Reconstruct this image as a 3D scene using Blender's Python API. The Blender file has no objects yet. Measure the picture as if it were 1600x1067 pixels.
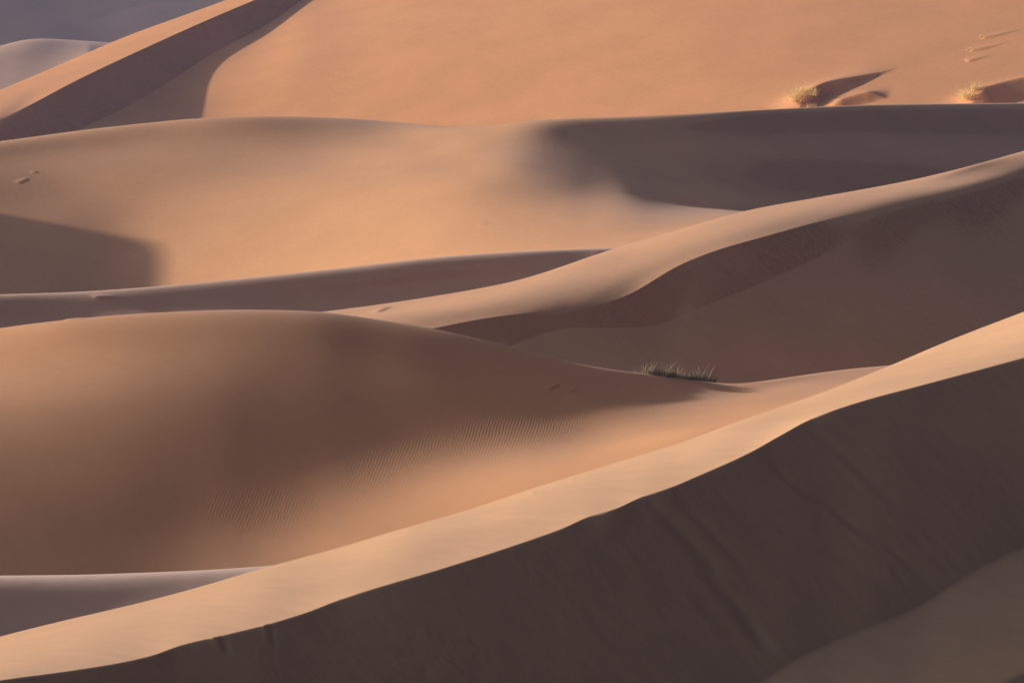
# Sand dunes in low side light: a chain of overlapping dunes seen with a long lens.
import bpy, bmesh, math, random
import numpy as np
from mathutils import Vector, noise
scene = bpy.context.scene
# ------------------------------------------------------------------ camera
cd = bpy.data.cameras.new('camera'); cam = bpy.data.objects.new('camera', cd)
scene.collection.objects.link(cam); scene.camera = cam
cd.sensor_width = 36.0; cd.lens = 18.0/math.tan(math.radians(8.0))
cd.clip_start = 0.5; cd.clip_end = 20000
cam.location = (0, 0, 0); cam.rotation_euler = (math.radians(90-11.0), 0, 0)
# ------------------------------------------------------------------ sky and sun (sun low on the left)
SUN_EL = math.radians(15.0); SUN_AZ = math.radians(0.0)
w = bpy.data.worlds.new('World'); scene.world = w; w.use_nodes = True
nt = w.node_tree; nt.nodes.clear()
out = nt.nodes.new('ShaderNodeOutputWorld'); bg = nt.nodes.new('ShaderNodeBackground')
sky = nt.nodes.new('ShaderNodeTexSky'); sky.sky_type = 'NISHITA'; sky.sun_disc = False
sky.sun_elevation = SUN_EL; sky.sun_rotation = math.radians(-90.0)+SUN_AZ
sky.altitude = 700; sky.air_density = 1.0; sky.dust_density = 7.0; sky.ozone_density = 1.0
bg.inputs['Strength'].default_value = 0.042
# dusty evening air: the sunward half of the sky is brighter than the half away from the sun
gtc = nt.nodes.new('ShaderNodeTexCoord'); gdot = nt.nodes.new('ShaderNodeVectorMath'); gdot.operation = 'DOT_PRODUCT'
gdot.inputs[1].default_value = Vector((-.80, .15, .58)).normalized()
gmr = nt.nodes.new('ShaderNodeMapRange'); gmr.interpolation_type = 'SMOOTHSTEP'
for k_, v_ in ((1, -.3), (2, 1.0), (3, 0.0), (4, 1.0)): gmr.inputs[k_].default_value = v_
gmx = nt.nodes.new('ShaderNodeMix'); gmx.data_type = 'RGBA'
gmx.inputs[6].default_value = (.16, .08, .045, 1); gmx.inputs[7].default_value = (2.15, 2.1, 2.05, 1)
gsc = nt.nodes.new('ShaderNodeVectorMath'); gsc.operation = 'MULTIPLY'
nt.links.new(gtc.outputs['Generated'], gdot.inputs[0]); nt.links.new(gdot.outputs['Value'], gmr.inputs[0])
nt.links.new(gmr.outputs[0], gmx.inputs[0])
nt.links.new(sky.outputs[0], gsc.inputs[0]); nt.links.new(gmx.outputs[2], gsc.inputs[1])
nt.links.new(gsc.outputs[0], bg.inputs['Color']); nt.links.new(bg.outputs[0], out.inputs['Surface'])
ld = bpy.data.lights.new('sun', 'SUN'); ld.energy = 5.0; ld.angle = math.radians(1.0); ld.color = (1.0, 0.83, 0.65)
sun = bpy.data.objects.new('sun', ld); scene.collection.objects.link(sun)
sdir = Vector((-math.cos(SUN_EL)*math.cos(SUN_AZ), math.cos(SUN_EL)*math.sin(SUN_AZ), math.sin(SUN_EL)))
sun.location = sdir*500; sun.rotation_euler = sdir.to_track_quat('Z', 'Y').to_euler()
scene.view_settings.view_transform = 'Standard'; scene.view_settings.look = 'None'
scene.view_settings.exposure = 0.2; scene.view_settings.gamma = 1.0
scene.cycles.max_bounces = 8; scene.cycles.diffuse_bounces = 6
# --- profile maths: every dune is a family of smooth cross sections
F=1600/(2*math.tan(math.radians(8.0))); PH=math.radians(11.0)
CP,SP=math.cos(PH),math.sin(PH)
def ctrl(n): return np.linspace(-240,1840,25 if n==6 else 20)      # control columns of a dune's distances
def pchip(xs,ys,x):
    xs=np.asarray(xs,float);ys=np.asarray(ys,float);x=np.asarray(x,float)
    h=np.diff(xs);d=np.diff(ys)/h
    m=np.zeros_like(xs)
    m[0]=d[0];m[-1]=d[-1]
    for i in range(1,len(xs)-1):
        if d[i-1]*d[i]>0:
            w1=2*h[i]+h[i-1];w2=h[i]+2*h[i-1]
            m[i]=(w1+w2)/(w1/d[i-1]+w2/d[i])
    i=np.clip(np.searchsorted(xs,x)-1,0,len(xs)-2)
    t=(x-xs[i])/h[i]
    r=((1+2*t)*(1-t)**2*ys[i]+t*(1-t)**2*h[i]*m[i]+t*t*(3-2*t)*ys[i+1]+t*t*(t-1)*h[i]*m[i+1])
    r=np.where(x<xs[0],ys[0]+m[0]*(x-xs[0]),r);r=np.where(x>xs[-1],ys[-1]+m[-1]*(x-xs[-1]),r)
    return r
def spl_matrix(us,u):
    """natural cubic spline interpolation matrix for uniform us"""
    n=len(us);h=us[1]-us[0]
    A=np.eye(n)*0;B=np.zeros((n,n))
    A[0,0]=A[-1,-1]=1
    for i in range(1,n-1):
        A[i,i-1]=1;A[i,i]=4;A[i,i+1]=1
        B[i,i-1]=6/h**2;B[i,i]=-12/h**2;B[i,i+1]=6/h**2
    M=np.linalg.solve(A,B)
    u=np.asarray(u,float);i=np.clip(((u-us[0])/h).astype(int),0,n-2);t=(u-us[i])/h
    W=np.zeros((len(u),n));r=np.arange(len(u))
    a=1-t;b=t
    W[r,i]+=a;W[r,i+1]+=b
    W+=((a**3-a)*h*h/6)[:,None]*M[i]+((b**3-b)*h*h/6)[:,None]*M[i+1]
    return W
def tanel(v):
    b=(533.5-v)/F
    return (-SP+b*CP)/(CP+b*SP)        # z/Y
def profile(V,Y,wc,back,ts,fine=None):
    """V,Y: (K,nu) rows and distances of knot curves; wc (K,nu) crease weights; last = silhouette.
    back: list of (dY, slope) past the crest. ts: samples per segment. -> Yg,Zg (nrow,nu)"""
    Z=tanel(V)*Y; wc=wc.copy(); ts=list(ts)
    def slopes(Y,Z,wc):
        K=len(Y); ch=(Z[1:]-Z[:-1])/(Y[1:]-Y[:-1]); hh=Y[1:]-Y[:-1]
        mL=np.zeros_like(Y);mR=np.zeros_like(Y)
        for k in range(K):
            if k==0: mL[k]=mR[k]=ch[0]
            elif k==K-1: mL[k]=Z[k]/Y[k]
            else:
                c=(hh[k]*ch[k-1]+hh[k-1]*ch[k])/(hh[k]+hh[k-1])
                mL[k]=c*(1-wc[k])+ch[k-1]*wc[k];mR[k]=c*(1-wc[k])+ch[k]*wc[k]
        for _ in range(5):             # even curvature through the smooth knots
            for k in range(1,K-1):
                c=(3*(hh[k]*ch[k-1]+hh[k-1]*ch[k])-hh[k]*mR[k-1]-hh[k-1]*mL[k+1])/(2*(hh[k]+hh[k-1]))
                mL[k]=c*(1-wc[k])+ch[k-1]*wc[k];mR[k]=c*(1-wc[k])+ch[k]*wc[k]
        return hh,mL,mR
    def herm(t,z0,z1,m0,m1,h): return (1+2*t)*(1-t)**2*z0+t*(1-t)**2*h*m0+t*t*(3-2*t)*z1+t*t*(t-1)*h*m1
    hh,mL,mR=slopes(Y,Z,wc)
    if fine is not None:      # a crest line with small bends of its own; the bends die out just below it
        k,vd=fine; t=.86
        m=mR[k]; den=np.minimum(tanel(vd)-m,-.05)
        yi=Y[k-1]+t*hh[k-1]; zi=herm(t,Z[k-1],Z[k],mR[k-1],mL[k],hh[k-1])
        mi=(herm(t+.01,Z[k-1],Z[k],mR[k-1],mL[k],hh[k-1])-herm(t-.01,Z[k-1],Z[k],mR[k-1],mL[k],hh[k-1]))/(.02*hh[k-1])
        sh=.35*np.tanh((tanel(V[k])-tanel(vd))*Y[k]/den/.35)*wc[k]; sh=np.convolve(np.pad(sh,4,mode='edge'),np.hanning(11)[1:-1]/np.hanning(11).sum(),'valid')
        yk=Y[k]+sh; zk=Z[k]+(tanel(vd)*yk-Z[k])*wc[k]
        Y=np.vstack([Y[:k],yi,yk,Y[k+1:]]); Z=np.vstack([Z[:k],zi,zk,Z[k+1:]])
        mL=np.vstack([mL[:k],mi,mL[k:]]); mR=np.vstack([mR[:k],mi,mR[k:]])
        hh=Y[1:]-Y[:-1]
        cl=(Z[k+1]-Z[k])/hh[k]; mL[k+1]+=(cl-mL[k+1])*wc[k]; mR[k]+=(cl-mR[k])*wc[k]
        ts.insert(k,np.linspace(0,1,11)[1:])
    K=len(Y)
    YY=[];ZZ=[]
    for k in range(K-1):
        t=ts[k][:,None]
        h=hh[k][None]
        z=((1+2*t)*(1-t)**2*Z[k]+t*(1-t)**2*h*mR[k]+t*t*(3-2*t)*Z[k+1]+t*t*(t-1)*h*mL[k+1])
        YY.append(Y[k]+t*h);ZZ.append(z)
    y0,z0,m0=Y[-1],Z[-1],Z[-1]/Y[-1]
    for j,(dy,sl) in enumerate(back):
        t=(np.linspace(0,1,14)[1:] if j or True else 0)[:,None]
        # slope goes linearly m0 -> sl over dy
        yy=y0+t*dy; zz=z0+m0*t*dy+(sl-m0)*dy*t*t/2
        YY.append(yy);ZZ.append(zz)
        y0=yy[-1];z0=zz[-1];m0=np.zeros_like(z0)+sl
    return np.vstack(YY),np.vstack(ZZ)
def world(u,Yg,Zg):
    s=Yg*CP-Zg*SP
    X=(np.asarray(u)[None]-800)/F*s
    return X
S1=[(-240,1070),(0,994),(100,969),(236,937.5),(439,882.5),(535,856),(716,803),(834,764),(1016,707),(1060,694),(1161,655.5),(1266,620),(1391,571),(1478,534),(1600,487),(1840,400)]
BR1=[(-240,1110),(0,1063),(111,1048),(196,1034),(243,1022.5),(280,1009),(358,990.5),(422,974.6),(479,957),(535,935.5),(699,886),(834,842),(884,823.5),(918,808),(965,794),(999,778),(1050,761),(1090,744),(1170,708),(1222,679),(1269,654),(1347,627),(1448,600),(1600,559),(1840,490)]
FT1=[(-240,1510),(400,1340),(800,1200),(1195,1067),(1222,1041),(1296,1007),(1364,977),(1431,953),(1482,916),(1549,879),(1600,855),(1840,760)]
S2=[(-240,899),(0,898.7),(115,897.7),(202,895),(304,891),(439,882),(600,868),(900,835),(1200,790),(1840,700)]
S3=[(-240,560),(0,512.7),(101,500),(236,489),(381,484),(499,486.7),(540,492),(672,512.7),(800,542),(918,571),(1070,591),(1141,599.7),(1229,589.6),(1330,576),(1391,571),(1600,556),(1840,540)]
S4=[(-240,600),(300,520),(500,487.5),(530,484),(665,464.8),(800,440),(962,388),(1065,358),(1168,329),(1276,309),(1431,280),(1600,236),(1840,160)]
BR4=[(-240,680),(300,590),(678,513),(750,499),(817,490),(890,484),(965,468),(1065,413),(1127,389),(1195,370),(1259,352),(1330,335),(1450,308),(1600,268),(1840,190)]
FT4=[(-240,720),(300,640),(700,575),(803,539),(844,523),(900,512),(950,512),(1002,510),(1036,507),(1065,494),(1141,461),(1229,424),(1310,387),(1340,372),(1450,335),(1600,298),(1840,225)]
S5=[(-240,468),(0,460),(101,457),(213,450),(371,436),(535,418.5),(699,400.6),(834,392),(965,388),(1100,392),(1400,410),(1840,430)]
S6=[(-240,250),(0,221),(169,199),(337,184),(422,182),(535,184.8),(631,192),(699,197),(749,197),(851,187),(969,183),(1065,178.5),(1222,170),(1364,164),(1600,161),(1840,158)]
BR6=[(-240,345),(400,330),(700,325),(850,316),(930,305),(975,301),(1000,305.5),(1070,319),(1168,330),(1300,350),(1840,420)]
S7=[(-240,240),(0,141),(100,99),(200,56),(300,20),(355,0),(500,-60),(700,-150),(1100,-290),(1840,-480)]
BR7=[(-240,280),(0,188),(37,170),(112,130),(187,94),(250,65),(312,37),(400,0),(500,-38),(700,-115),(1100,-240),(1840,-410)]
FT7=[(-240,360),(0,262),(125,203),(196,169),(270,125),(337,81),(422,37),(472,0),(560,-40),(750,-100),(1100,-200),(1840,-350)]
S8=[(-240,110),(0,73),(25,64.5),(62,60.5),(100,62.5),(160,66),(300,80),(700,110),(1840,150)]
def cv(p,u):
    p=np.array(p,float); return pchip(p[:,0],p[:,1],u)
def soft(p,sg=24.):
    """the curve through p, rounded over about 2*sg pixels"""
    uu=np.arange(-360,1961,6.); y=cv(p,uu); h=int(3*sg/6); x=np.arange(-h,h+1)*6.
    k=np.exp(-x*x/(2*sg*sg)); k/=k.sum()
    yp=np.concatenate([y[0]+(y[1]-y[0])*np.arange(-h,0),y,y[-1]+(y[-1]-y[-2])*np.arange(1,h+1)])
    ys=np.convolve(yp,k,'valid'); ys=2*ys-np.convolve(np.pad(ys,h,mode='reflect',reflect_type='odd'),k,'valid')
    return lambda u: np.interp(u,uu,ys)
def fr(lo,hi,f): return lambda u: lo(u)*(1-f)+hi(u)*f
c1,c2,c3,c4,c5,c6,c7,c8=[soft(p,sg) for p,sg in ((S1,20.),(S2,40.),(S3,36.),(S4,26.),(S5,36.),(S6,30.),(S7,36.),(S8,26.))]
b1,f1,b4,f4,b6,b7,f7=[soft(p,sg) for p,sg in ((BR1,30.),(FT1,40.),(BR4,36.),(FT4,24.),(BR6,24.),(BR7,30.),(FT7,30.))]
d1,d4=soft(BR1,9.),soft(BR4,18.)
def lowest(*cs,m=30):  # bottom boundary: nearer silhouettes + margin (smoothed later)
    def g(u):
        uu=np.linspace(-400,2000,241)
        y=np.min([c(uu) for c in cs],axis=0)+m
        k=np.ones(13)/13; yp=np.convolve(np.pad(y,6,mode='edge'),k,'valid')
        return np.interp(u,uu,yp)
    return g
one=lambda u:np.ones_like(u); zero=lambda u:np.zeros_like(u)
sm=lambda a,b:(lambda u:np.clip((u-a)/(b-a),0,1)**2*(3-2*np.clip((u-a)/(b-a),0,1)))
def mx(a,b,m): return lambda u: np.maximum(a(u),b(u)+m)
B2=lowest(c1,m=45);B3=lowest(c1,c2,m=35);B4=mx(lowest(c1,c3,m=35),f4,25);B5=mx(lowest(c3,c4,m=20),c5,30)
B6=mx(mx(lowest(c5,c4,m=18),b6,20),b6,20);B7=lowest(c6,m=14);B8=mx(lowest(c7,m=12),c8,30)
# each: knots (v(u), prior Y(u) control pts, crease weight), back slopes, samples (u,v,R)
def P(*pts): return lambda u: cv(pts,u)
LAY={
1:dict(vs=20,fine=(2,d1),knots=[(lambda u:f1(u)+200,P((-240,55.5),(400,69),(800,76.5),(1200,84),(1840,97.5)),zero),
  (f1,P((-240,61.3),(400,75.2),(800,82.3),(1200,90.5),(1480,100),(1840,112)),one),
  (b1,P((-240,68),(0,74),(400,83),(834,92),(1200,101),(1600,114),(1840,122)),one),
  (fr(b1,c1,.55),P((-240,74),(0,80),(834,98.5),(1250,105.5),(1600,121),(1840,130)),zero),
  (c1,P((-240,80),(0,87),(834,106),(1250,111),(1600,132),(1840,142)),zero)],
 back=[(6,-.45),(12,-.5)],
 
 ),
2:dict(knots=[(lambda u:c1(u)+50,P((-240,86),(0,93),(439,104),(1000,115),(1840,135)),zero),
  (lambda u:np.maximum(fr(lambda x:c1(x)+50,c2,.5)(u),c2(u)+8),P((-240,90),(0,97),(439,109),(1000,120),(1840,140)),zero),
  (c2,P((-240,98),(0,105),(439,112),(1000,124),(1840,145)),zero)],
 back=[(5,-.35),(10,-.4)],
),
3:dict(knots=[(B3,P((-240,108),(0,112),(370,118),(834,126),(1250,124),(1600,140),(1840,150)),zero),
  (fr(B3,c3,.22),P((-240,113),(0,116),(370,123),(834,131),(1250,128),(1600,142),(1840,152)),zero),
  (fr(B3,c3,.45),P((-240,118),(0,121),(370,129),(834,136),(1250,131),(1600,144),(1840,154)),zero),
  (fr(B3,c3,.7),P((-240,124),(0,127),(370,135),(834,142),(1250,135),(1600,147),(1840,157)),zero),
  (fr(B3,c3,.9),P((-240,130),(0,133),(370,141),(834,148),(1250,140),(1600,150),(1840,160)),zero),
  (c3,P((-240,138),(0,140),(370,149),(834,155),(1250,145),(1600,155),(1840,165)),zero)],
 back=[(8,-.4),(14,-.45)],
),
4:dict(vs=18,fine=(3,d4),knots=[(B4,P((-240,165),(500,165),(800,166),(1100,165),(1600,160),(1840,165)),zero),
  (fr(B4,f4,.5),P((-240,168),(500,168),(800,169),(1100,170),(1600,171),(1840,176)),zero),
  (f4,P((-240,172),(500,172),(800,173),(1100,177),(1600,184),(1840,190)),lambda u:sm(700,850)(u)*(1-sm(1290,1370)(u))),
  (b4,P((-240,174),(500,175),(800,177),(1100,182),(1600,188),(1840,194)),lambda u:(1-.8*sm(780,870)(u)*(1-sm(900,1010)(u)))*(1-sm(1220,1380)(u))),
  (fr(b4,c4,.36),P((-240,175),(500,176),(800,178.5),(1100,184),(1600,190),(1840,196)),zero),
  (fr(b4,c4,.74),P((-240,177),(500,179),(800,181.5),(1100,187.5),(1600,193.5),(1840,199.5)),zero),
  (c4,P((-240,179),(500,182),(800,185),(1100,192),(1600,198),(1840,204)),zero)],
 back=[(6,-.35),(14,-.45)],
 
 ),
5:dict(vs=14,knots=[(B5,P((-240,205.8),(500,207.9),(1000,210.0),(1840,214.2)),zero),
  (fr(B5,c5,.5),P((-240,211.1),(500,213.2),(1000,215.2),(1840,220.5)),zero),
  (c5,P((-240,217.4),(500,220.5),(1000,223.7),(1840,228.9)),zero)],
 back=[(6,-.3),(14,-.4)],
),
6:dict(vs=24,knots=[(B6,P((-240,264.6),(500,262.4),(1000,259.1),(1840,259.1)),zero),
  (b6,P((-240,275.6),(500,273.4),(1000,272.4),(1840,266.8)),sm(900,1010)),
  (fr(b6,c6,.25),P((-240,281.5),(500,279.8),(1000,279.5),(1840,278)),zero),
  (fr(b6,c6,.52),P((-240,287),(500,286),(1000,286),(1840,286)),zero),
  (fr(b6,c6,.82),P((-240,294),(500,294),(1000,294),(1840,296)),zero),
  (c6,P((-240,304.3),(500,304.3),(1000,304.3),(1840,308.7)),zero)],
 back=[(8,-.3),(16,-.35)],
 
 ),
7:dict(vs=18,knots=[(B7,P((-240,371.5),(0,373.9),(800,377.5),(1840,365.5)),zero),
  (fr(B7,f7,.5),P((-240,378.7),(0,382.3),(472,390.7),(800,405.1),(1840,413.4)),zero),
  (f7,P((-240,385.8),(0,390.7),(472,405.1),(800,433.8),(1840,461.4)),lambda u:1-sm(600,900)(u)),
  (b7,P((-240,390.7),(0,396.6),(472,414.6),(800,443.4),(1840,477.0)),lambda u:(.3+.7*sm(0,60)(u))),
  (fr(b7,c7,.6),P((-240,395.5),(0,402.6),(472,421.8),(800,450.6),(1840,489.0)),zero),
  (c7,P((-240,402.6),(0,412.3),(472,430.2),(800,460.2),(1840,501.0)),zero)],
 back=[(10,-.35),(25,-.45)],
 
 ),
8:dict(knots=[(B8,P((-240,560),(0,570),(400,590),(1840,600)),zero),
  (fr(B8,c8,.55),P((-240,590),(0,600),(400,620),(1840,640)),zero),
  (c8,P((-240,640),(0,650),(400,670),(1840,700)),zero)],
 back=[(20,-.25),(40,-.3)],
),
}
FIT={1:[[58.587,59.368,60.178,61.023,62.025,63.21,64.629,66.31,68.172,70.118,71.915,73.494,75.304,78.073,81.26,83.547,86.964,89.951,92.629,95.396],[63.539,64.631,65.796,67.24,68.81,70.533,72.365,74.319,76.421,78.501,80.56,82.536,84.61,87.403,90.739,93.636,97.547,101.339,104.675,107.67],[69.904,71.363,72.973,74.603,76.291,78.391,80.17,82.513,84.5,86.676,89.21,91.909,94.902,98.385,102.427,105.607,108.861,111.855,114.279,116.45],[78.001,79.311,80.609,80.904,81.744,83.465,84.965,87.431,89.036,91.669,94.025,96.839,99.482,103.628,109.927,115.551,118.376,118.551,119.398,119.625],[88.028,92.135,95.962,99.002,102.03,104.925,107.51,110.193,111.708,113.292,115.2,116.812,118.735,120.653,123.677,129.311,134.566,136.98,137.029,136.55]],
2:[[86.462,89.902,93.249,96.377,99.406,102.332,105.074,107.518,109.609,111.38,112.869,114.106,115.089,115.674,116.03,115.942,115.562,115.238,114.878,114.448],[92.821,95.481,98.351,101.286,104.274,107.303,110.284,112.962,115.43,117.76,120.032,122.316,124.636,126.813,128.801,130.519,131.934,133.149,134.211,135.166],[99.732,102.403,104.994,107.201,109.363,111.578,114.021,116.641,119.267,121.889,124.48,127.003,129.445,131.852,134.21,136.489,138.671,140.771,142.797,144.752]],
3:[[109.343,110.577,111.861,113.153,114.613,115.947,116.866,118.101,119.701,121.157,122.274,123.394,124.745,125.73,127.344,133.209,141.028,147.466,152.109,155.824],[113.411,114.935,116.438,117.914,119.422,120.886,122.204,123.643,124.888,125.598,125.934,126.347,126.644,127.851,130.968,137.112,144.823,151.171,156.25,160.889],[118.108,119.748,121.303,122.656,123.946,125.277,126.706,128.465,130.212,131.701,133.085,134.142,133.928,134.653,138.731,144.346,150.651,155.943,160.713,165.359],[123.545,125.443,126.971,128.118,129.223,130.428,131.807,133.256,134.506,135.705,136.935,138.306,139.717,140.944,146.662,152.707,157.955,161.951,165.547,169.33],[130.385,132.427,133.503,133.941,134.54,135.36,136.338,137.479,138.423,139.232,139.921,141.207,143.259,145.598,150.033,154.829,160.118,164.397,168.567,172.763],[135.658,137.067,137.459,137.369,138.034,138.878,139.979,141.05,141.646,141.94,142.449,143.225,145.444,147.331,151.928,156.589,162.075,166.715,171.433,176.239]],
4:[[165.286,163.337,161.405,159.516,157.739,156.188,155.013,154.452,154.861,155.943,157.26,158.964,160.822,163.189,166.311,170.045,175.219,180.876,187.605,195.164],[168.711,166.502,164.301,162.094,159.916,157.917,156.273,155.496,156.082,158.264,161.368,162.979,165.577,169.214,173.735,178.547,184.129,190.409,197.689,204.716],[170.94,168.744,166.478,164.103,161.679,159.401,157.677,156.9,157.497,159.689,163.748,166.368,170.023,175.497,181.538,187.98,194.073,200.719,206.747,213.22],[173.357,171.349,169.248,167.053,164.756,162.526,160.573,159.584,160.138,162.663,165.36,168.666,174.677,179.622,185.087,190.326,196.498,203.436,209.307,217.004],[175.376,173.364,171.27,169.008,166.649,164.332,162.363,160.889,161.672,164.464,167.321,171.281,177.066,181.951,186.935,191.873,198.344,204.664,211.161,219.656],[177.642,175.634,173.581,171.584,169.75,168.242,167.316,167.174,168.413,169.086,171.227,175.869,180.74,185.93,189.741,194.996,200.316,206.602,214.222,221.961],[179.772,178.076,176.376,174.789,173.455,172.495,172.032,172.129,172.819,173.975,177.452,182.966,186.461,191.58,194.546,198.634,201.724,209.253,216.471,224.019]],
5:[[185.398,188.47,191.529,194.474,197.015,199.502,202.031,205.086,208.878,213.195,217.909,221.708,224.275,226.023,227.119,227.764,228.106,228.265,228.324,228.338],[188.946,191.509,194.307,197.132,199.842,202.694,205.618,208.776,212.5,216.43,220.745,225.589,228.814,231.241,232.963,234.218,235.159,235.909,236.557,237.149],[192.816,195.197,197.615,200.254,202.866,205.856,209.143,212.805,216.551,220.351,223.981,228.4,232.407,235.424,237.798,239.639,241.117,242.365,243.495,244.587]],
6:[[249.609,251.295,253.051,254.93,257.023,258.812,258.231,256.742,254.72,251.957,248.935,245.371,241.288,237.101,233.812,232.836,234.779,238.631,243.782,249.706,256.043,262.555,269.125,275.731,282.423],[263.785,265.387,267.091,268.886,270.375,271.413,271.208,270.128,268.173,265.432,262.044,259.14,258.109,259.92,265.649,269.425,274.637,279.904,283.477,286.033,287.89,289.363,290.653,291.896,293.163],[266.835,268.493,270.317,272.223,273.898,274.874,275.243,274.913,273.493,270.778,267.373,263.784,263.231,267.019,275.369,280.178,284.859,289.992,294.743,299.613,304.423,308.812,312.871,316.776,320.642],[269.679,271.45,273.535,275.713,277.695,279.026,280.181,281.059,281.389,279.966,275.677,271.803,270.478,276.622,283.666,287.253,291.243,296.079,301.648,307.638,313.982,320.792,327.58,334.275,341.041],[272.525,274.999,277.495,280.151,282.679,284.707,286.249,287.296,288.373,289.01,287.368,282.17,281.068,284.923,289.479,293.42,298.463,305.376,313.001,321.109,329.94,339.527,349.914,360.675,371.631],[275.943,278.592,280.928,283.523,286.209,288.266,289.855,290.984,293.0,295.223,296.644,292.601,288.146,289.829,293.575,297.752,303.299,311.232,319.854,329.226,339.252,350.228,361.942,373.571,385.822]],
7:[[325.286,339.041,354.124,370.27,383.077,389.406,387.52,382.931,377.406,372.493,369.382,366.096,362.933,360.041,357.755,355.659,353.788,352.238,350.706,349.235],[337.6,348.137,360.451,376.588,389.049,399.144,401.343,402.688,400.346,398.046,397.013,395.91,394.868,394.053,393.682,393.159,392.395,391.42,390.412,389.451],[351.138,358.389,367.89,379.888,393.519,408.887,423.619,441.38,443.506,443.932,445.698,447.461,448.479,448.615,447.993,446.967,445.99,445.589,445.791,446.411],[358.313,365.969,376.475,389.288,403.792,416.449,430.198,444.319,450.776,454.662,457.742,459.562,460.657,461.475,462.301,463.202,464.198,465.257,466.5,468.075],[362.94,372.139,385.278,401.643,415.494,426.38,440.187,450.788,457.882,463.967,466.939,468.425,469.734,470.973,472.258,473.643,475.152,476.811,478.667,480.792],[366.634,379.963,401.648,422.448,437.974,447.489,451.859,456.103,464.05,473.346,477.101,479.133,480.662,482.096,483.627,485.352,487.315,489.543,492.078,494.979]],
8:[[542.813,557.222,572.141,587.702,601.965,612.47,617.9,619.913,620.412,619.795,618.392,616.468,614.224,611.81,609.33,606.856,604.432,602.085,599.832,597.687],[562.832,573.272,586.111,599.799,612.521,623.524,631.221,636.519,640.524,643.419,645.38,646.583,647.191,647.354,647.207,646.869,646.44,646.009,645.646,645.409],[580.85,591.088,602.552,617.389,630.798,643.631,654.213,663.023,670.653,677.177,682.691,687.321,691.207,694.495,697.334,699.863,702.213,704.504,706.835,709.291]]}
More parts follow.
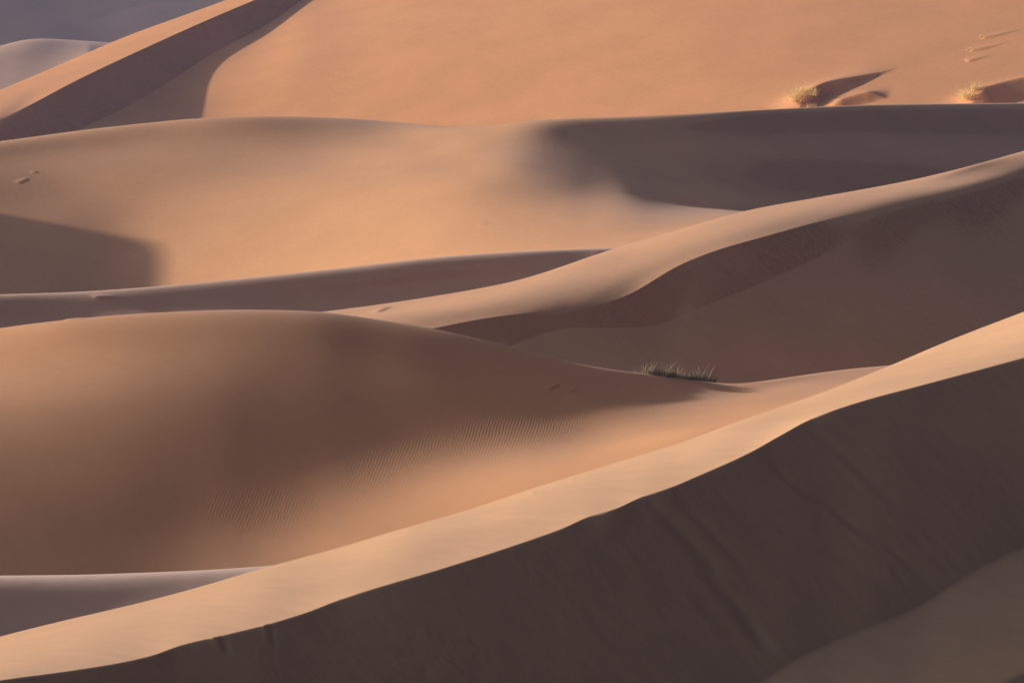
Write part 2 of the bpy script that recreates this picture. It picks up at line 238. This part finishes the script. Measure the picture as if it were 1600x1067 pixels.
# ------------------------------------------------------------------ materials
def sand(name, col=(0.60,0.355,0.205), sheen=.1, ripples=(), rip_all=0.0, rlen=.11, rang=0.0, slump=.10, streak=.0, dust=1.0, gs=22, ss=1.0, slip_shade_col=(.84, .77, .72)):
    """wind-laid sand. ripples: world spots (x, y, rx, ry, rot) where wind ripples stand out"""
    m = bpy.data.materials.new(name); m.use_nodes = True
    t = m.node_tree; t.nodes.clear(); N = t.nodes.new; Lk = t.links.new
    def math_(op, a, b=None, c=None, clamp=False):
        n = N('ShaderNodeMath'); n.operation = op; n.use_clamp = clamp
        for k, x in enumerate((a, b, c)):
            if x is None: continue
            if isinstance(x, (int, float)): n.inputs[k].default_value = x
            else: Lk(x, n.inputs[k])
        return n.outputs[0]
    def rng(x, a, b, c, d):
        n = N('ShaderNodeMapRange'); n.interpolation_type = 'SMOOTHSTEP'; Lk(x, n.inputs[0])
        for k, v in enumerate((a, b, c, d)): n.inputs[k+1].default_value = v
        return n.outputs[0]
    def nz(scale, det=4, rough=.5, vec=None, dist=0):
        n = N('ShaderNodeTexNoise'); n.inputs['Scale'].default_value = scale; n.inputs['Detail'].default_value = det
        n.inputs['Roughness'].default_value = rough; n.inputs['Distortion'].default_value = dist
        Lk(vec or tc.outputs['Object'], n.inputs['Vector']); return n.outputs[0]
    def mp(rot, sc):
        n = N('ShaderNodeMapping'); n.vector_type = 'TEXTURE'; n.inputs['Rotation'].default_value = (0, 0, rot)
        n.inputs['Scale'].default_value = sc; Lk(tc.outputs['Object'], n.inputs['Vector']); return n.outputs[0]
    o = N('ShaderNodeOutputMaterial'); b = N('ShaderNodeBsdfPrincipled')
    b.inputs['Roughness'].default_value = 1.0; b.inputs['Specular IOR Level'].default_value = 0.0
    b.inputs['Sheen Weight'].default_value = sheen; b.inputs['Sheen Roughness'].default_value = .45
    b.inputs['Sheen Tint'].default_value = (.82, .80, 1, 1)
    Lk(b.outputs[0], o.inputs[0])
    tc = N('ShaderNodeTexCoord'); ge = N('ShaderNodeNewGeometry')
    sx = N('ShaderNodeSeparateXYZ'); Lk(ge.outputs['Normal'], sx.inputs[0])
    steep = rng(sx.outputs['X'], .30, .44, 0, 1)                     # slip faces drop to the right
    blot = nz(.16, 5); fine = nz(gs, 3, .7); mid = nz(2.2, 4)
    along = nz(1.0, 5, .6, mp(.62, (.35, 3.2, 1)))                   # streaks drawn out along the ridges
    tone = math_('MULTIPLY', rng(blot, .3, .7, .955, 1.045), rng(fine, .25, .75, 1-.07*dust, 1+.07*dust))
    tone = math_('MULTIPLY', tone, rng(mid, .3, .7, .985, 1.015))
    tone = math_('MULTIPLY', tone, rng(along, .3, .7, 1-.05*streak, 1+.05*streak))
    vm = N('ShaderNodeVectorMath'); vm.operation = 'SCALE'; vm.inputs[0].default_value = col
    Lk(tone, vm.inputs['Scale']); Lk(vm.outputs[0], b.inputs['Base Color'])
    # steep lee (right) faces of loose sand: their tint also paints in deeper shade
    slip_shade = math_('MULTIPLY', rng(sx.outputs['Z'], .875, .905, 1, 0), rng(sx.outputs['X'], .22, .32, 0, 1))
    vb = N('ShaderNodeVectorMath'); vb.operation = 'MULTIPLY'; vb.inputs[1].default_value = slip_shade_col; Lk(vm.outputs[0], vb.inputs[0])
    cm = N('ShaderNodeMix'); cm.data_type = 'RGBA'; Lk(slip_shade, cm.inputs[0]); Lk(vm.outputs[0], cm.inputs[6]); Lk(vb.outputs[0], cm.inputs[7])
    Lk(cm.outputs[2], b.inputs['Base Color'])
    # heights in metres
    h = math_('MULTIPLY', fine, .003*dust)
    h = math_('MULTIPLY_ADD', mid, .011*dust, h)
    h = math_('MULTIPLY_ADD', along, .010*streak, h)
    # wind ripples
    wv = N('ShaderNodeTexWave'); wv.wave_type = 'BANDS'; wv.bands_direction = 'X'; wv.wave_profile = 'SIN'
    wv.inputs['Scale'].default_value = 2*math.pi/20/rlen; wv.inputs['Distortion'].default_value = 3.0
    wv.inputs['Detail'].default_value = 2; wv.inputs['Detail Scale'].default_value = .5
    Lk(mp(rang, (1, 1, 1)), wv.inputs['Vector'])
    mask = rng(nz(.5, 2), .42, .68, 0, rip_all)
    sp = N('ShaderNodeSeparateXYZ'); Lk(tc.outputs['Object'], sp.inputs[0])
    for (x, y, rx, ry, rot, amt) in ripples:
        c, s_ = math.cos(rot), math.sin(rot)
        dx = math_('ADD', math_('MULTIPLY', sp.outputs['X'], c), math_('MULTIPLY_ADD', sp.outputs['Y'], s_, -(x*c+y*s_)))
        dy = math_('ADD', math_('MULTIPLY', sp.outputs['X'], -s_), math_('MULTIPLY_ADD', sp.outputs['Y'], c, x*s_-y*c))
        r2 = math_('ADD', math_('POWER', math_('ABSOLUTE', math_('DIVIDE', dx, rx)), 2), math_('POWER', math_('ABSOLUTE', math_('DIVIDE', dy, ry)), 2))
        r2 = math_('ADD', r2, math_('MULTIPLY_ADD', nz(.9, 3), 1.2, -.6))
        mask = math_('MAXIMUM', mask, rng(r2, .35, 1.3, amt, 0))
    h = math_('MULTIPLY_ADD', math_('MULTIPLY', wv.outputs['Fac'], mask), rlen*.024, h)
    # slides and small scarps on the slip faces, drawn out down the slope
    down = mp(-.60, (1.6*ss, .9*ss, 1))
    slm = rng(nz(.22, 3), .45, .65, .25, 1.0); steep = math_('MULTIPLY', steep, slm)
    sl = math_('ABSOLUTE', math_('SUBTRACT', nz(1.0, 5, .55, down, .6), .5))
    sl2 = nz(3.2, 4, .6, down)
    h = math_('MULTIPLY_ADD', math_('MULTIPLY', sl, steep), slump*1.2, h)
    h = math_('MULTIPLY_ADD', math_('MULTIPLY', sl2, steep), slump*.12, h)
    bp = N('ShaderNodeBump'); bp.inputs['Strength'].default_value = 1.0; bp.inputs['Distance'].default_value = 1.0
    Lk(h, bp.inputs['Height']); Lk(bp.outputs[0], b.inputs['Normal'])
    return m
# ------------------------------------------------------------------ dunes
def tag(o, label=None, cat=None, group=None, kind=None):
    if label: o['label'] = label
    if cat: o['category'] = cat
    if group: o['group'] = group
    if kind: o['kind'] = kind
    return o
def grid_mesh(name, X, Y, Z, mat, flip=False):
    nr, nc = X.shape
    me = bpy.data.meshes.new(name)
    co = np.stack([X, Y, Z], -1).reshape(-1, 3).astype(np.float32)
    i = (np.arange(nr-1)[:, None]*nc+np.arange(nc-1)[None]).ravel()
    q = np.stack([i, i+1, i+nc+1, i+nc], 1)
    me.vertices.add(len(co)); me.vertices.foreach_set('co', co.ravel())
    me.loops.add(q.size); me.loops.foreach_set('vertex_index', q.ravel().astype(np.int32))
    me.polygons.add(len(q)); me.polygons.foreach_set('loop_start', (np.arange(len(q))*4).astype(np.int32))
    me.polygons.foreach_set('use_smooth', np.ones(len(q), bool))
    me.update(); me.validate()
    me.materials.append(mat)
    o = bpy.data.objects.new(name, me); scene.collection.objects.link(o)
    return o
def smst(x): x = np.clip(x, 0, 1); return x*x*(3-2*x)
def cols(n):
    st = 2.5 if n in (1, 3, 6, 7) else 4.
    mid = np.arange(-8, 1608, st) if n != 7 else np.concatenate([np.arange(-8, 1200, st), np.arange(1200, 1608, 1.)])
    return np.concatenate([np.arange(-240, -8, 16.), mid, np.arange(1608, 1841, 16.)])
ROWS = {1: [20, 120, 34, 34], 3: [30]*5, 4: [20, 30, 60, 20, 20, 28], 6: [50, 34, 34, 34, 40], 7: [220, 50, 50, 20, 26]}
BASE = {1: -29, 2: -31, 3: -33, 4: -38, 5: -39.5, 6: -46, 7: -50, 8: -88}
def dune_surface(n):
    UC = cols(n); L = LAY[n]; kn = L['knots']; K = len(kn)
    W = spl_matrix(ctrl(n), UC)
    Y = np.array(FIT[n])@W.T
    V = np.array([k[0](UC) for k in kn]); wc = np.array([k[2](UC) for k in kn])
    rows = L.get('rows') or ROWS.get(n) or [26]*(K-1)
    ts = [np.linspace(0, 1, r+1)[(1 if i else 0):] for i, r in enumerate(rows)]
    ts[-1] = 1-(1-ts[-1])**1.5
    Yg, Zg = profile(V, Y, wc, L['back'], ts, (L['fine'][0], L['fine'][1](UC)) if 'fine' in L else None)
    # run on towards the viewer below the nearer dune and level out behind
    d = np.array([3., 8, 16, 30])[::-1, None]*L.get('fs', 1)
    m0 = (Zg[1]-Zg[0])/(Yg[1]-Yg[0])
    base = BASE[n]-3
    Yf = Yg[0]-d; Zf = Zg[0]+(base-Zg[0])*(1-np.exp(-d/10))
    db = np.array([6., 14, 30])[:, None]*L.get('fs', 1)
    Yb = Yg[-1]+db; Zb = Zg[-1]+(np.minimum(base-4, Zg[-1]-1)-Zg[-1])*(1-np.exp(-db/10))
    Yg = np.vstack([Yf, Yg, Yb]); Zg = np.vstack([Zf, Zg, Zb])
    Xg = world(UC, Yg, Zg)
    # carry both ends on beyond the picture, easing down to the base level
    e = np.array([2., 5, 10, 17, 25, 34, 44, 55, 66, 78, 90])
    k = smst(e/90)[None]
    zl = Zg[:, :1]+(np.minimum(base, Zg[:, :1])-Zg[:, :1])*k; xl = Xg[:, :1]-e[None]; 
    zr = Zg[:, -1:]+(np.minimum(base, Zg[:, -1:])-Zg[:, -1:])*k; xr = Xg[:, -1:]+e[None]
    ya = np.repeat(Yg[:, :1], len(e), 1); yb = np.repeat(Yg[:, -1:], len(e), 1)
    X = np.hstack([xl[:, ::-1], Xg, xr]); Z = np.hstack([zl[:, ::-1], Zg, zr]); Yy = np.hstack([ya, Yg, yb])
    return X, Yy, Z
DUNES = {n: dune_surface(n) for n in LAY}
def at(n, u, v):
    """the point of dune n's visible side that is seen at (u, v) of the photograph"""
    X, Y, Z = DUNES[n]
    s = Y*CP-Z*SP; pu = 800+F*X/s; el = Z/Y; b = (SP+el*CP)/(CP-el*SP); pv = 533.5-b*F
    d = (pu-u)**2+((pv-v)*1.5)**2
    cut = X.shape[0]-31
    i = int(np.argmin(d[:cut])); r, c = divmod(i, X.shape[1])
    p = Vector((X[r, c], Y[r, c], Z[r, c]))
    # refine with the local grid vectors
    r = min(max(r, 1), cut-2); c = min(max(c, 1), X.shape[1]-2)
    J = np.array([[pu[r, c+1]-pu[r, c-1], pu[r+1, c]-pu[r-1, c]], [pv[r, c+1]-pv[r, c-1], pv[r+1, c]-pv[r-1, c]]])/2
    try: a, e = np.linalg.solve(J, [u-pu[r, c], v-pv[r, c]])
    except np.linalg.LinAlgError: return p
    a, e = np.clip([a, e], -1.5, 1.5)
    q = [A[r, c]+a*(A[r, c+1]-A[r, c-1])/2+e*(A[r+1, c]-A[r-1, c])/2 for A in (X, Y, Z)]
    return Vector(q)
def seg_dist(X, Y, pts):
    """signed distance to a polyline in plan (+ on its right), and the fraction along it"""
    best = np.full(X.shape, 1e9); sgn = np.zeros(X.shape); fr_ = np.zeros(X.shape)
    L = [0]
    for a, b in zip(pts, pts[1:]): L.append(L[-1]+math.hypot(b[0]-a[0], b[1]-a[1]))
    for i, (a, b) in enumerate(zip(pts, pts[1:])):
        dx, dy = b[0]-a[0], b[1]-a[1]; l2 = dx*dx+dy*dy
        t = ((X-a[0])*dx+(Y-a[1])*dy)/l2
        tc = np.clip(t, 0, 1)
        ex, ey = X-a[0]-tc*dx, Y-a[1]-tc*dy
        d = np.hypot(ex, ey); m = d < best
        cr = dy*(X-a[0])-dx*(Y-a[1])
        best = np.where(m, d, best); sgn = np.where(m, np.sign(cr), sgn); fr_ = np.where(m, (L[i]+tc*(L[i+1]-L[i]))/L[-1], fr_)
    return best*np.where(sgn == 0, 1, sgn), fr_
def rounded(p):
    for _ in range(3):
        p = [p[0]]+[q for a, b in zip(p, p[1:]) for q in (a.lerp(b, .25), a.lerp(b, .75))]+[p[-1]]
    return p
def tail(n, pix, h, wl, wr, rise=.08, fall=.5):
    """a low drift: gentle on its left side, steep on its right, along a crest line"""
    X, Y, Z = DUNES[n]
    pts = rounded([at(n, *p) for p in pix])
    d, f = seg_dist(X, Y, [(p.x, p.y) for p in pts])
    amp = smst(f/rise)*(1-smst((f-(1-fall))/fall)); w_ = .15+.85*amp
    prof = np.where(d < 0, np.exp(-(d/wl)**2), np.clip(1-d/(wr*w_), 0, 1))
    DUNES[n] = (X, Y, Z+h*amp*prof)
def gully(n, pix, depth, wd, lip=.5, fall=.3):
    """a slide scar: a shallow trench with a raised left lip"""
    X, Y, Z = DUNES[n]
    pts = rounded([at(n, *p) for p in pix])
    d, f = seg_dist(X, Y, [(p.x, p.y) for p in pts])
    amp = smst(f/.08)*(1-smst((f-(1-fall))/fall))
    DUNES[n] = (X, Y, Z+amp*(-depth*np.exp(-(d/wd)**2)+depth*lip*np.exp(-((d-1.6*wd)/(wd*1.1))**2)))

def low(n, pix, h, *a):
    # pix: where the drift's crest shows; its foot line lies h lower
    k = F/abs(at(n, *pix[0]).y)*.97
    m = len(pix)-1
    tail(n, [(u, v+h*k*(1-.75*i/m)) for i, (u, v) in enumerate(pix)], h, *a)
low(7, [(1240,166),(1262,147),(1285,135),(1325,124),(1365,112),(1412,98)], 1.3, 2.4, 1.1, .2, .75)
low(7, [(1288,166),(1315,158),(1340,153),(1362,150),(1390,152)], .8, 1.8, .7, .3, .35)
low(7, [(1503,157),(1520,150),(1545,143),(1580,137),(1640,128),(1720,115)], 1.6, 2.4, 1.4, .2, .5)
low(7, [(1532,60),(1560,55),(1610,42)], .13, .7, .24, .1, .8)
low(7, [(1514,79),(1540,75),(1585,64)], .15, .7, .26, .1, .8)
low(7, [(1510,96),(1530,91),(1560,84)], .13, .7, .24, .1, .8)
tail(6, [(26,287),(38,282),(48,279)], .05, .3, .22, .15, .4)
tail(6, [(50,271),(60,268)], .04, .3, .22, .15, .4)
tail(6, [(745,352),(765,350)], .06, .3, .3, .15, .4)
tail(6, [(850,383),(875,380)], .06, .3, .3, .15, .4)
tail(3, [(855,610),(878,599)], .045, .25, .10, .2, .4)
tail(3, [(883,615),(908,606)], .03, .25, .10, .2, .4)
tail(5, [(147,466),(160,464),(195,468)], .07, .3, .25, .1, .5)
tail(3, [(98,501),(118,499),(145,497)], .05, .4, .2, .2, .5)
tail(4, [(588,489),(602,482),(616,479)], .08, .25, .2, .2, .3)
tail(1, [(886,751),(902,747),(922,743)], .035, .22, .16, .2, .5)
tail(1, [(830,772),(838,768)], .04, .15, .1, .3, .4)
gully(1, [(1190,702),(1222,738),(1262,775),(1298,788),(1345,830),(1398,858),(1430,892),(1470,914)], .09, .26, .25, .15)
gully(1, [(1000,779),(1040,800),(1066,838),(1103,872),(1120,915),(1158,948),(1180,990),(1218,1030)], .10, .30, .25, .15)
gully(1, [(1050,775),(1090,810),(1130,850),(1180,900),(1210,930)], .07, .22, .2, .4)
gully(1, [(1260,668),(1330,720),(1400,790),(1440,830)], .05, .3, .5, .4)
gully(1, [(345,995),(352,1010),(356,1022)], .06, .10, .4, .4)
gully(1, [(423,977),(425,1000),(428,1015)], .06, .08, .4, .4)
def rspot(n, u, v, rx, ry, rot, amt):
    p = at(n, u, v); return (p.x, p.y, rx, ry, rot, amt)
R3 = [rspot(3, 1000, 640, 4.6, 5.5, 0, .75), rspot(3, 820, 690, 2.8, 5.0, -.2, .8), rspot(3, 640, 740, 2.6, 4.5, -.3, .65), rspot(3, 430, 800, 3.6, 2.0, 0, .5),
      rspot(3, 880, 590, 2.8, 3.5, 0, .5), rspot(3, 205, 570, 2.2, 2.0, 0, .5), rspot(3, 120, 610, 1.6, 2.0, 0, .35), rspot(3, 560, 625, 1.0, 1.4, 0, .3), rspot(3, 1180, 620, 3.2, 4, 0, .7)]
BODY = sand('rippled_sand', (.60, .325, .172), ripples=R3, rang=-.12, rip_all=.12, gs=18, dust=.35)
MATS = {1: sand('ridge_sand', (.60, .385, .245), rip_all=.15, rlen=.09, rang=-.5, streak=.8, slump=.11, dust=.9, gs=30, slip_shade_col=(1.02, .94, .91)), 2: sand('spur_sand', (.58, .39, .29), sheen=.22), 3: BODY,
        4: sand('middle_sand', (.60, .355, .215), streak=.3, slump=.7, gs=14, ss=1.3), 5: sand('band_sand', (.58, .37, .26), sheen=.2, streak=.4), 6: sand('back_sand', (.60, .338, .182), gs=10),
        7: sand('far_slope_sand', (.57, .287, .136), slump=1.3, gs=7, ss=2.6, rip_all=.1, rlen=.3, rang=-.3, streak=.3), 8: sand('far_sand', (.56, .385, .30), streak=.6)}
SAND = MATS[8]
for n in LAY:
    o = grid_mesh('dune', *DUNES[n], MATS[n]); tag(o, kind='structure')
# far desert floor, reaching the horizon
def fbm(x, y, s, oct=3):
    r = 0; a = 1
    for i in range(oct):
        r += a*noise.noise(Vector((x*s, y*s, 3.7*i))); s *= 2.03; a *= .45
    return r
def bumpfield(X, Y, lst):
    Z = np.zeros_like(X)
    for (cx, cy, rx, ry, h, rot) in lst:
        c, s = math.cos(rot), math.sin(rot)
        dx = (X-cx)*c+(Y-cy)*s; dy = -(X-cx)*s+(Y-cy)*c
        Z = np.maximum(Z, h*np.exp(-(np.abs(dx/rx)**2.2+np.abs(dy/ry)**2.2)))
    return Z
gx = np.concatenate([-np.geomspace(6000, 260, 24), np.linspace(-250, 150, 140), np.geomspace(160, 6000, 24)])
gy = np.concatenate([np.linspace(-200, 500, 20), np.linspace(510, 1300, 160), np.geomspace(1320, 12000, 30)])
GX, GY = np.meshgrid(gx, gy)
GZ = np.vectorize(lambda x, y: -97+16*fbm(x, y*.6, .012, 3)*(1 if abs(x) < 3000 else 0))(GX, GY)
GZ += bumpfield(GX, GY, [(-330, 950, 110, 420, 75, 0)])  # unseen hill added left of the view to cast shade over the far floor
tag(grid_mesh('desert_floor', GX, GY, GZ, SAND), kind='structure')
# dune left of the picture that shades the hollow
hx, hy = np.meshgrid(np.linspace(-135, -44, 80), np.linspace(205, 300, 200))
hz = -50+(18+np.clip(hy-259, -8, 11)*.33)*np.exp(-np.abs((hx+82)/13)**2.2)/(1+np.exp((hy-271.8)/1.3))*smst((hy-215)/25)
tag(grid_mesh('dune', hx, hy, hz, SAND), kind='structure')

# ------------------------------------------------------------------ desert grass
def leaf_mat(name, col, tr=.35):
    m = bpy.data.materials.new(name); m.use_nodes = True
    t = m.node_tree; b = t.nodes['Principled BSDF']; b.inputs['Roughness'].default_value = .8
    b.inputs['Specular IOR Level'].default_value = .1
    ob = t.nodes.new('ShaderNodeTexCoord'); nz_ = t.nodes.new('ShaderNodeTexNoise'); nz_.inputs['Scale'].default_value = 5
    t.links.new(ob.outputs['Object'], nz_.inputs['Vector'])
    mr = t.nodes.new('ShaderNodeMapRange'); mr.inputs[1].default_value = .3; mr.inputs[2].default_value = .7; mr.inputs[3].default_value = .7; mr.inputs[4].default_value = 1.25
    t.links.new(nz_.outputs[0], mr.inputs[0])
    vm = t.nodes.new('ShaderNodeVectorMath'); vm.operation = 'SCALE'; vm.inputs[0].default_value = col
    t.links.new(mr.outputs[0], vm.inputs['Scale']); t.links.new(vm.outputs[0], b.inputs['Base Color'])
    tl = t.nodes.new('ShaderNodeBsdfTranslucent'); t.links.new(vm.outputs[0], tl.inputs[0])
    mx_ = t.nodes.new('ShaderNodeMixShader'); mx_.inputs[0].default_value = tr
    t.links.new(b.outputs[0], mx_.inputs[1]); t.links.new(tl.outputs[0], mx_.inputs[2])
    t.links.new(mx_.outputs[0], t.nodes['Material Output'].inputs[0])
    return m
STRAW = leaf_mat('dry_grass', (.90, .74, .40), .4); GREEN = leaf_mat('green_grass', (.105, .10, .065), .2); STALK = leaf_mat('grass_stalks', (.36, .34, .25), .3)
def blades(bm, rnd, n, rx, ry, hmin, hmax, lean, wd, fan=1.0, sink=.06, gap=0):
    cs = [(rnd.gauss(0, .45)*rx, rnd.gauss(0, .45)*ry, rnd.uniform(.45, 1.2), rnd.gauss(0, .22), rnd.gauss(0, .22)) for _ in range(6)]
    for _ in range(n):
        cx, cy, ch_, lx, ly = rnd.choice(cs)
        r = math.sqrt(rnd.random()); a = rnd.random()*math.tau
        x, y = cx+r*rx*.55*math.cos(a), cy+r*ry*.55*math.sin(a)
        h = rnd.uniform(hmin, hmax)*(1-.45*r*r)*ch_
        la = a+rnd.gauss(0, .7); l = fan*r*.55*h+abs(rnd.gauss(0, .16))*h
        ex, ey = math.cos(la)*l+(lean[0]+lx)*h, math.sin(la)*l+(lean[1]+ly)*h
        pa = rnd.random()*math.tau; px, py = math.cos(pa)*wd, math.sin(pa)*wd
        prev = None
        for k in range(4):
            t = k/3; c = Vector((x+ex*t**1.6, y+ey*t**1.6, -sink+(h+sink)*(t-.12*t*t)))
            w_ = (1-.8*t)
            cur = (bm.verts.new(c+Vector((px*w_, py*w_, 0))), bm.verts.new(c-Vector((px*w_, py*w_, 0))))
            if prev: bm.faces.new((prev[0], prev[1], cur[1], cur[0]))
            prev = cur
def clump(loc, seed, label, group, layers):
    """layers: (part name, material, arguments of blades)"""
    e = bpy.data.objects.new('grass_clump', None); scene.collection.objects.link(e); e.location = loc
    e.empty_display_size = .3
    tag(e, label, 'grass', group)
    rnd = random.Random(seed)
    for (nm, mat, args) in layers:
        bm = bmesh.new(); blades(bm, rnd, *args)
        me = bpy.data.meshes.new(nm); bm.to_mesh(me); bm.free(); me.materials.append(mat)
        o = bpy.data.objects.new(nm, me); scene.collection.objects.link(o); o.parent = e
    return e
G7 = 'straw-coloured grass clumps on the far lit slope'; G3 = 'grass clumps in the shaded hollow behind the big dune'
def straw(n, u, v, seed, label, r, h, num):
    p = at(n, u, v)
    if num < 400: return clump(p, seed, label, G7, [('dry_blades', STRAW, (num//2, r, r*.8, h*.5, h*1.3, (-.2, 0), .024))])
    return clump(p, seed, label, G7, [('dry_blades', STRAW, (num//3, r, r*.8, h*.5, h*1.25, (-.2, 0), .024)),
                                      ('dry_stalks', STRAW, (num//16, r*1.1, r, h*.9, h*1.7, (.25, 0), .018))])
straw(7, 1246, 158, 3, 'tall straw-coloured grass clump at the left tip of the longest dark sand drift', .95, 1.35, 1500)
straw(7, 1262, 148, 4, 'thin straw-coloured tuft on the longest dark sand drift, right of the tall clump', .8, 1.0, 700)
straw(7, 1268, 166, 5, 'low pale grass tuft at the shaded rim between the two dark sand drifts', .9, .45, 500)
straw(7, 1510, 152, 6, 'wispy straw-coloured grass clump at the left end of the dark drift near the right edge', 1.1, 1.0, 900)
straw(7, 1524, 143, 7, 'sparse straw-coloured tuft with long stalks above the dark drift near the right edge', .7, 1.1, 350)
straw(7, 1533, 58, 8, 'tiny pale grass tuft at the head of the highest small sand ripple at far right', .28, .35, 90)
straw(7, 1515, 78, 9, 'tiny pale grass tuft at the head of the middle small sand ripple at far right', .28, .35, 90)
def hollow(u, v, back, seed, label, r, h, num, stalks):
    # stands on the rear side of the big dune's crest
    X, Y, Z = DUNES[3]; p = at(3, u, v)
    d2 = (X-p.x-back*(u-800)/F)**2+(Y-(p.y+back))**2
    i = int(np.argmin(d2)); r_, c_ = divmod(i, X.shape[1])
    q = Vector((X[r_, c_], Y[r_, c_], Z[r_, c_]))
    return clump(q, seed, label, G3, [('green_blades', GREEN, (num, r, r*.6, h*.4, h*1.5, (0, 0), .013)),
                                      ('dry_stalks', STALK, (stalks//2, r*1.15, r*.8, h*1.0, h*3.0, (.12, 0), .011))])
hollow(1008, 582, .3, 21, 'leftmost and palest wispy grass clump in the hollow behind the big dune', .45, .36, 200, 150)
hollow(1034, 587, .35, 22, 'dark grass clump with the tallest pale stalks, second from left in the hollow', .45, .28, 480, 110)
hollow(1058, 590, .35, 23, 'low dark grass clump in the middle of the hollow row', .45, .24, 520, 60)
hollow(1082, 592, .35, 24, 'darkest grass clump with hardly any stalks, second from right in the hollow', .42, .20, 480, 22)
hollow(1107, 595, .35, 25, 'rounded grey-green grass clump at the right end of the hollow row', .42, .34, 420, 110)
# ------------------------------------------------------------------ desert air
def haze():
    bm = bmesh.new(); bmesh.ops.create_cube(bm, size=1)
    me = bpy.data.meshes.new('haze'); bm.to_mesh(me); bm.free()
    o = bpy.data.objects.new('haze', me); scene.collection.objects.link(o)
    o.scale = (16000, 16500, 122); o.location = (0, 5000, -54)
    m = bpy.data.materials.new('haze'); m.use_nodes = True; t = m.node_tree; t.nodes.clear()
    a = t.nodes.new('ShaderNodeOutputMaterial'); v = t.nodes.new('ShaderNodeVolumePrincipled')
    v.inputs['Color'].default_value = (.56, .60, 1, 1); v.inputs['Density'].default_value = .00038
    v.inputs['Anisotropy'].default_value = .2
    t.links.new(v.outputs[0], a.inputs['Volume']); me.materials.append(m)
    tag(o, kind='stuff')
haze()
